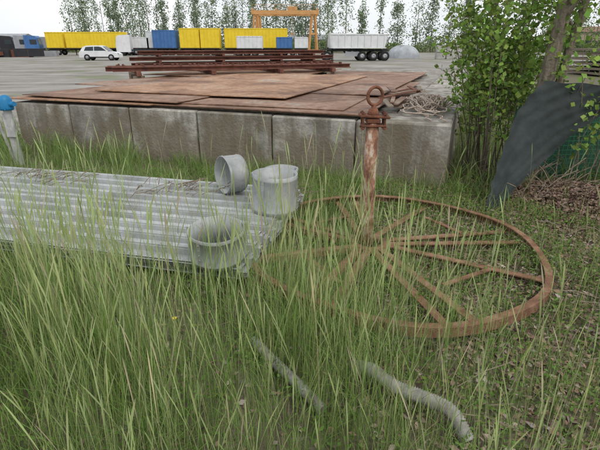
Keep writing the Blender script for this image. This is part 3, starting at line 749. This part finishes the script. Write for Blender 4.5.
def car(x,y,rz):
    e=empty('white_suv_car',(x,y,0),rz)
    body=[(-2.2,.35),(-2.25,.75),(-2.15,.98),(-1.95,1.05),(1.0,1.02),(1.9,.9),(2.2,.72),(2.22,.35)]
    cab=[(-2.1,1.0),(-1.75,1.5),(-1.3,1.64),(.0,1.66),(.45,1.58),(1.15,1.03)]
    mb=MB()
    def ext(prof,w0,w1,mi):
        k=len(prof); zs=[p[1] for p in prof]; z0=min(zs);z1=max(zs); vs=[]
        for sg in(-1,1):
            for a,b_ in prof:
                w=w0+(w1-w0)*(b_-z0)/(z1-z0); vs.append((a,sg*w,b_))
        mb.add(vs,[list(range(k)),list(range(k,2*k))]+[(i,(i+1)%k,k+(i+1)%k,k+i) for i in range(k)],mi)
    ext(body,.9,.88,0); ext(cab,.86,.66,0)
    mb.obj('body',[whi],e)
    mb=MB()
    wnd=[(-1.62,1.08),(-1.42,1.48),(-.55,1.53),(-.55,1.08)],[(-.47,1.08),(-.47,1.53),(.05,1.53),(.38,1.45),(.92,1.08)]
    for sg in(-1,1):
        for wv in wnd:
            vs=[]
            for a,b_ in wv:
                w=.86+(.66-.86)*(b_-1.0)/.66+.012; vs.append((a,sg*w,b_))
            mb.add(vs,[list(range(len(wv)))],0)
    mb.add([(.52,-.62,1.57),(.52,.62,1.57),(1.14,.8,1.08),(1.14,-.8,1.08)],[(0,1,2,3)],0)
    mb.box((0,-.905,.38),(2.6,.02,.12),1)
    for xx in(-1.35,1.4):
        for sy in(-.82,.82): wheel(mb,xx,sy,.36,.22,1,2)
    mb.box((2.15,-.65,.75),(.12,.35,.14),2); mb.box((-2.2,-.7,.85),(.08,.2,.3),3)
    mb.obj('trim',[glass,tyre,grey,ora],e)
car(-23.4,57,.05)

e=empty('orange_gantry_crane',(-3.2,110,0))
mb=MB()
for yy in(-3,3):
    mb.box((0,yy,8.2),(14.5,.6,.8),0)
    for xx in(-6.3,6.1):
        for dx in(-.7,.7): 
            mb.tube([(xx+dx*1.3,yy,0.3),(xx+dx*.5,yy,7.9)],.24,4,0,smooth=False)
        mb.box((xx,yy,.5),(2.6,.5,.5),0); mb.box((xx,yy,4),(1.7,.2,.25),0)
for xx in(-6.9,-2,2.4,6.9): mb.box((xx,0,8.75),(.4,6.6,.35),0)
for i in range(24): mb.box((-7+i*.6,-3.2,9.3),(.05,.05,.9),0)
mb.box((0,-3.2,9.7),(14,.05,.05),0)
mb.box((1.5,0,9.1),(2,2.4,.8),0); mb.box((1.5,0,6.2),(.08,.08,4.4),0); mb.box((1.5,0,4),(.5,.4,.6),0)
mb.obj('frame',[ora],e)

mb=MB()
silver=noise_mat('silver_tarp',[(.3,(.24,.26,.28)),(.6,(.40,.42,.45))],scale=1.2,rough=.6,bump=.5,bscale=3)
vs=[];n=24;m_=10
for j in range(m_+1):
    for i in range(n):
        a=2*math.pi*i/n; t=j/m_; r_=math.cos(t*math.pi/2)**.6; w=1+.14*math.sin(5*a)+.08*math.sin(9*a+2)
        vs.append((14.2+2.0*r_*w*math.cos(a),66+1.4*r_*w*math.sin(a),1.5*math.sin(t*math.pi/2)*(1+.14*math.sin(3*a))))
mb.add(vs,[(j*n+i,j*n+(i+1)%n,(j+1)*n+(i+1)%n,(j+1)*n+i) for j in range(m_) for i in range(n)],0,True)
mb.obj('tarped_heap',[silver])
mb=MB()
for k in range(10):
    for q in range(random.choice([1,2,2])):
        mb.box((18+k*1.25,62+random.uniform(-.2,.2),.42+q*.82),(1.2,.8,.8),0,bev=.04)
mb.obj('concrete_block_row',[noise_mat('light_concrete',[(.3,(.25,.25,.23)),(.6,(.42,.41,.38))],scale=2)])
mb=MB()
for k in range(7):
    for q in range(6):
        mb.box((17.5+k*.9,29+random.uniform(-.1,.1),.15+q*.26),(.8,4,.12),0); mb.box((17.5+k*.9,27.3,.27+q*.26),(.75,.1,.12),0)
mb.obj('timber_stack',[wood])
def shed(name,x,y,w,d_,h,m1,m2):
    e=empty(name,(x,y,0)); mb=MB(); mb.box((0,0,h/2),(w,d_,h),0)
    k=int(w/4)
    for i in range(k): mb.box((-w/2+2+i*(w-2)/k,-d_/2-.03,h*.6),(1.6,.08,h*.28),1)
    mb.box((-w*.3,-d_/2-.05,h*.25),(2.6,.1,h*.5),1)
    mb.obj('walls',[m1,glass],e)
    mb=MB(); vs=[(-w/2-.4,-d_/2-.4,h),(w/2+.4,-d_/2-.4,h),(w/2+.4,0,h+1.6),(-w/2-.4,0,h+1.6),(-w/2-.4,d_/2+.4,h),(w/2+.4,d_/2+.4,h)]
    mb.add(vs,[(0,1,2,3),(3,2,5,4),(0,3,4),(1,5,2),(0,4,5,1)],0); mb.obj('roof',[m2],e)
beige=paint('beige_render',(.45,.38,.28),.9); rf=paint('tile_roof',(.25,.15,.11),.9); 
shed('grey_shed',-85,135,20,12,3,grey,grey); shed('beige_building',84,140,22,12,5,beige,rf); shed('white_shed',12,155,30,12,3.2,whi,grey)
mb=MB()
for k in range(14):
    mb.box((-43+random.uniform(-9,4),74+random.uniform(-3,3),random.uniform(.3,.7)),(random.uniform(2,4),1.2,random.uniform(.5,1.2)),k%3,Matrix.Rotation(random.uniform(-.3,.3),3,'Z'))
mb.obj('scrap_piles',[dk,rust_c,grey])

pg=[]
mb=MB()
def poplar(x,y,H,R,nl,colr,z0=.06):
    lean=random.uniform(-.5,.5)
    mb.tube([(x,y,0),(x+lean*.5,y,H*.5),(x+lean,y,H*.97)],[.18,.09,.02],5)
    nb=80
    t=rng.uniform(z0,1,nb); a=rng.uniform(0,6.28,nb); rr=R*np.sin(np.clip(t*1.02,0,1)*math.pi)**.4*rng.uniform(.2,1.15,nb)
    bx=x+lean*t+rr*np.cos(a)*.9; by=y+rr*np.sin(a)*.9; bz=t*H
    idx=rng.integers(0,nb,nl)
    P=np.stack([bx[idx],by[idx],bz[idx]],1)+rng.normal(0,1,(nl,3))*np.array([R*.22,R*.22,.6])
    sh=rng.uniform(.6,1.3,nb)[idx][:,None]
    pg.append(leaves_geo(P,rng.uniform(.28,.58,nl),vcol(nl,np.array(colr)*random.uniform(.85,1.12),.25,.08)*sh,0,.75))
xx=-66
while xx<52:
    H=random.uniform(12,22); poplar(xx,140+random.uniform(-4,4),H,random.uniform(1.2,2.6),int(random.uniform(900,1700)),(.24,.31,.19)); xx+=random.uniform(2.2,4.6) if xx<2 else random.uniform(3.4,7.0)
for k in range(10): poplar(55+k*7,125+random.uniform(-5,5),random.uniform(9,16),random.uniform(1.8,3),900,(.20,.27,.13))
xx=-70
while xx<14:
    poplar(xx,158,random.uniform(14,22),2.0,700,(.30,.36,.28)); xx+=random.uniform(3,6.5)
n=30000; hx=rng.uniform(-130,140,n); hy=rng.uniform(122,128,n); hz=rng.uniform(0,1,n)**.8*(2.4+1.0*np.sin(hx*.21)+.8*np.sin(hx*.57+1)); hz=np.clip(hz,.1,None)
pg.append(leaves_geo(np.stack([hx,hy,hz],1),rng.uniform(.3,.6,n),vcol(n,(.16,.22,.09),.35,.1),0,.8))
tw=mb.obj('poplar_row',[bark]); np_mesh('foliage',*merge(pg),leaf_mat('distant_foliage',.35,.8),tw)
n=16000; t=rng.integers(0,14,n); cx=np.array([random.uniform(8.5,22) for _ in range(14)]); cy=np.array([random.uniform(19,44) for _ in range(14)]); cr=np.array([random.uniform(.5,1.1) for _ in range(14)])
cx=cx+(cy-20)*.35
d_=rng.normal(size=(n,3)); d_/=np.linalg.norm(d_,axis=1)[:,None]; rad=rng.uniform(.5,1,n)**.5
P=np.stack([cx[t]+d_[:,0]*cr[t]*rad,cy[t]+d_[:,1]*cr[t]*rad,np.abs(d_[:,2])*cr[t]*rad*1.1],1)
np_mesh('bushes',*leaves_geo(P,rng.uniform(.06,.14,n),vcol(n,(.15,.23,.06),.4,.1),0,.7),lm)
for (px_,py_) in ((-47,118),(-16,125)):
    mb=MB(); mb.tube([(px_,py_,0),(px_,py_,11)],[.12,.06],8); mb.tube([(px_,py_,11),(px_+.8,py_,11.4),(px_+1.6,py_,11.4)],.05,6); mb.box((px_+1.7,py_,11.38),(.8,.3,.12),0); mb.obj('street_lamp',[grey])

# ------------------------------------------------------------ world, sun, camera
w=bpy.data.worlds.new('World'); sc.world=w; w.use_nodes=True; nt=w.node_tree; bg=nt.nodes['Background']
sky=N(nt,'ShaderNodeTexSky',sky_type='NISHITA'); sky.sun_disc=False; sky.sun_elevation=math.radians(50); sky.sun_rotation=math.radians(150); sky.dust_density=3
hs=N(nt,'ShaderNodeHueSaturation'); hs.inputs['Saturation'].default_value=.3; nt.links.new(sky.outputs[0],hs.inputs['Color'])
tc=N(nt,'ShaderNodeTexCoord'); cn=N(nt,'ShaderNodeTexNoise'); cn.inputs['Scale'].default_value=3; cn.inputs['Detail'].default_value=3
mp=N(nt,'ShaderNodeMapping'); mp.inputs['Scale'].default_value=(1,1,3); nt.links.new(tc.outputs['Generated'],mp.inputs[0]); nt.links.new(mp.outputs[0],cn.inputs['Vector'])
cr_=ramp(nt,[(.3,(7.6,8.0,8.5)),(.7,(9.2,9.3,9.4))]); nt.links.new(cn.outputs['Fac'],cr_.inputs[0])
mx=N(nt,'ShaderNodeMixRGB'); mx.inputs[0].default_value=.78; nt.links.new(hs.outputs[0],mx.inputs[1]); nt.links.new(cr_.outputs[0],mx.inputs[2])
nt.links.new(mx.outputs[0],bg.inputs['Color']); bg.inputs['Strength'].default_value=.132
sd=bpy.data.lights.new('sun','SUN'); sd.energy=1.35; sd.angle=math.radians(28); sd.color=(1,.95,.87)
so=bpy.data.objects.new('sun',sd); COL.objects.link(so)
el,az=math.radians(50),math.radians(150)
dirv=Vector((math.sin(az)*math.cos(el),math.cos(az)*math.cos(el),math.sin(el)))
so.rotation_euler=dirv.to_track_quat('Z','Y').to_euler()
cd=bpy.data.cameras.new('camera'); cd.sensor_width=36; cd.lens=27.18; cd.clip_start=.05; cd.clip_end=3000
co=bpy.data.objects.new('camera',cd); COL.objects.link(co); co.location=(0,0,1.7); co.rotation_euler=(math.radians(90-21.67),0,0)
sc.camera=co
sc.view_settings.view_transform='Standard'; sc.view_settings.look='None'; sc.view_settings.exposure=0
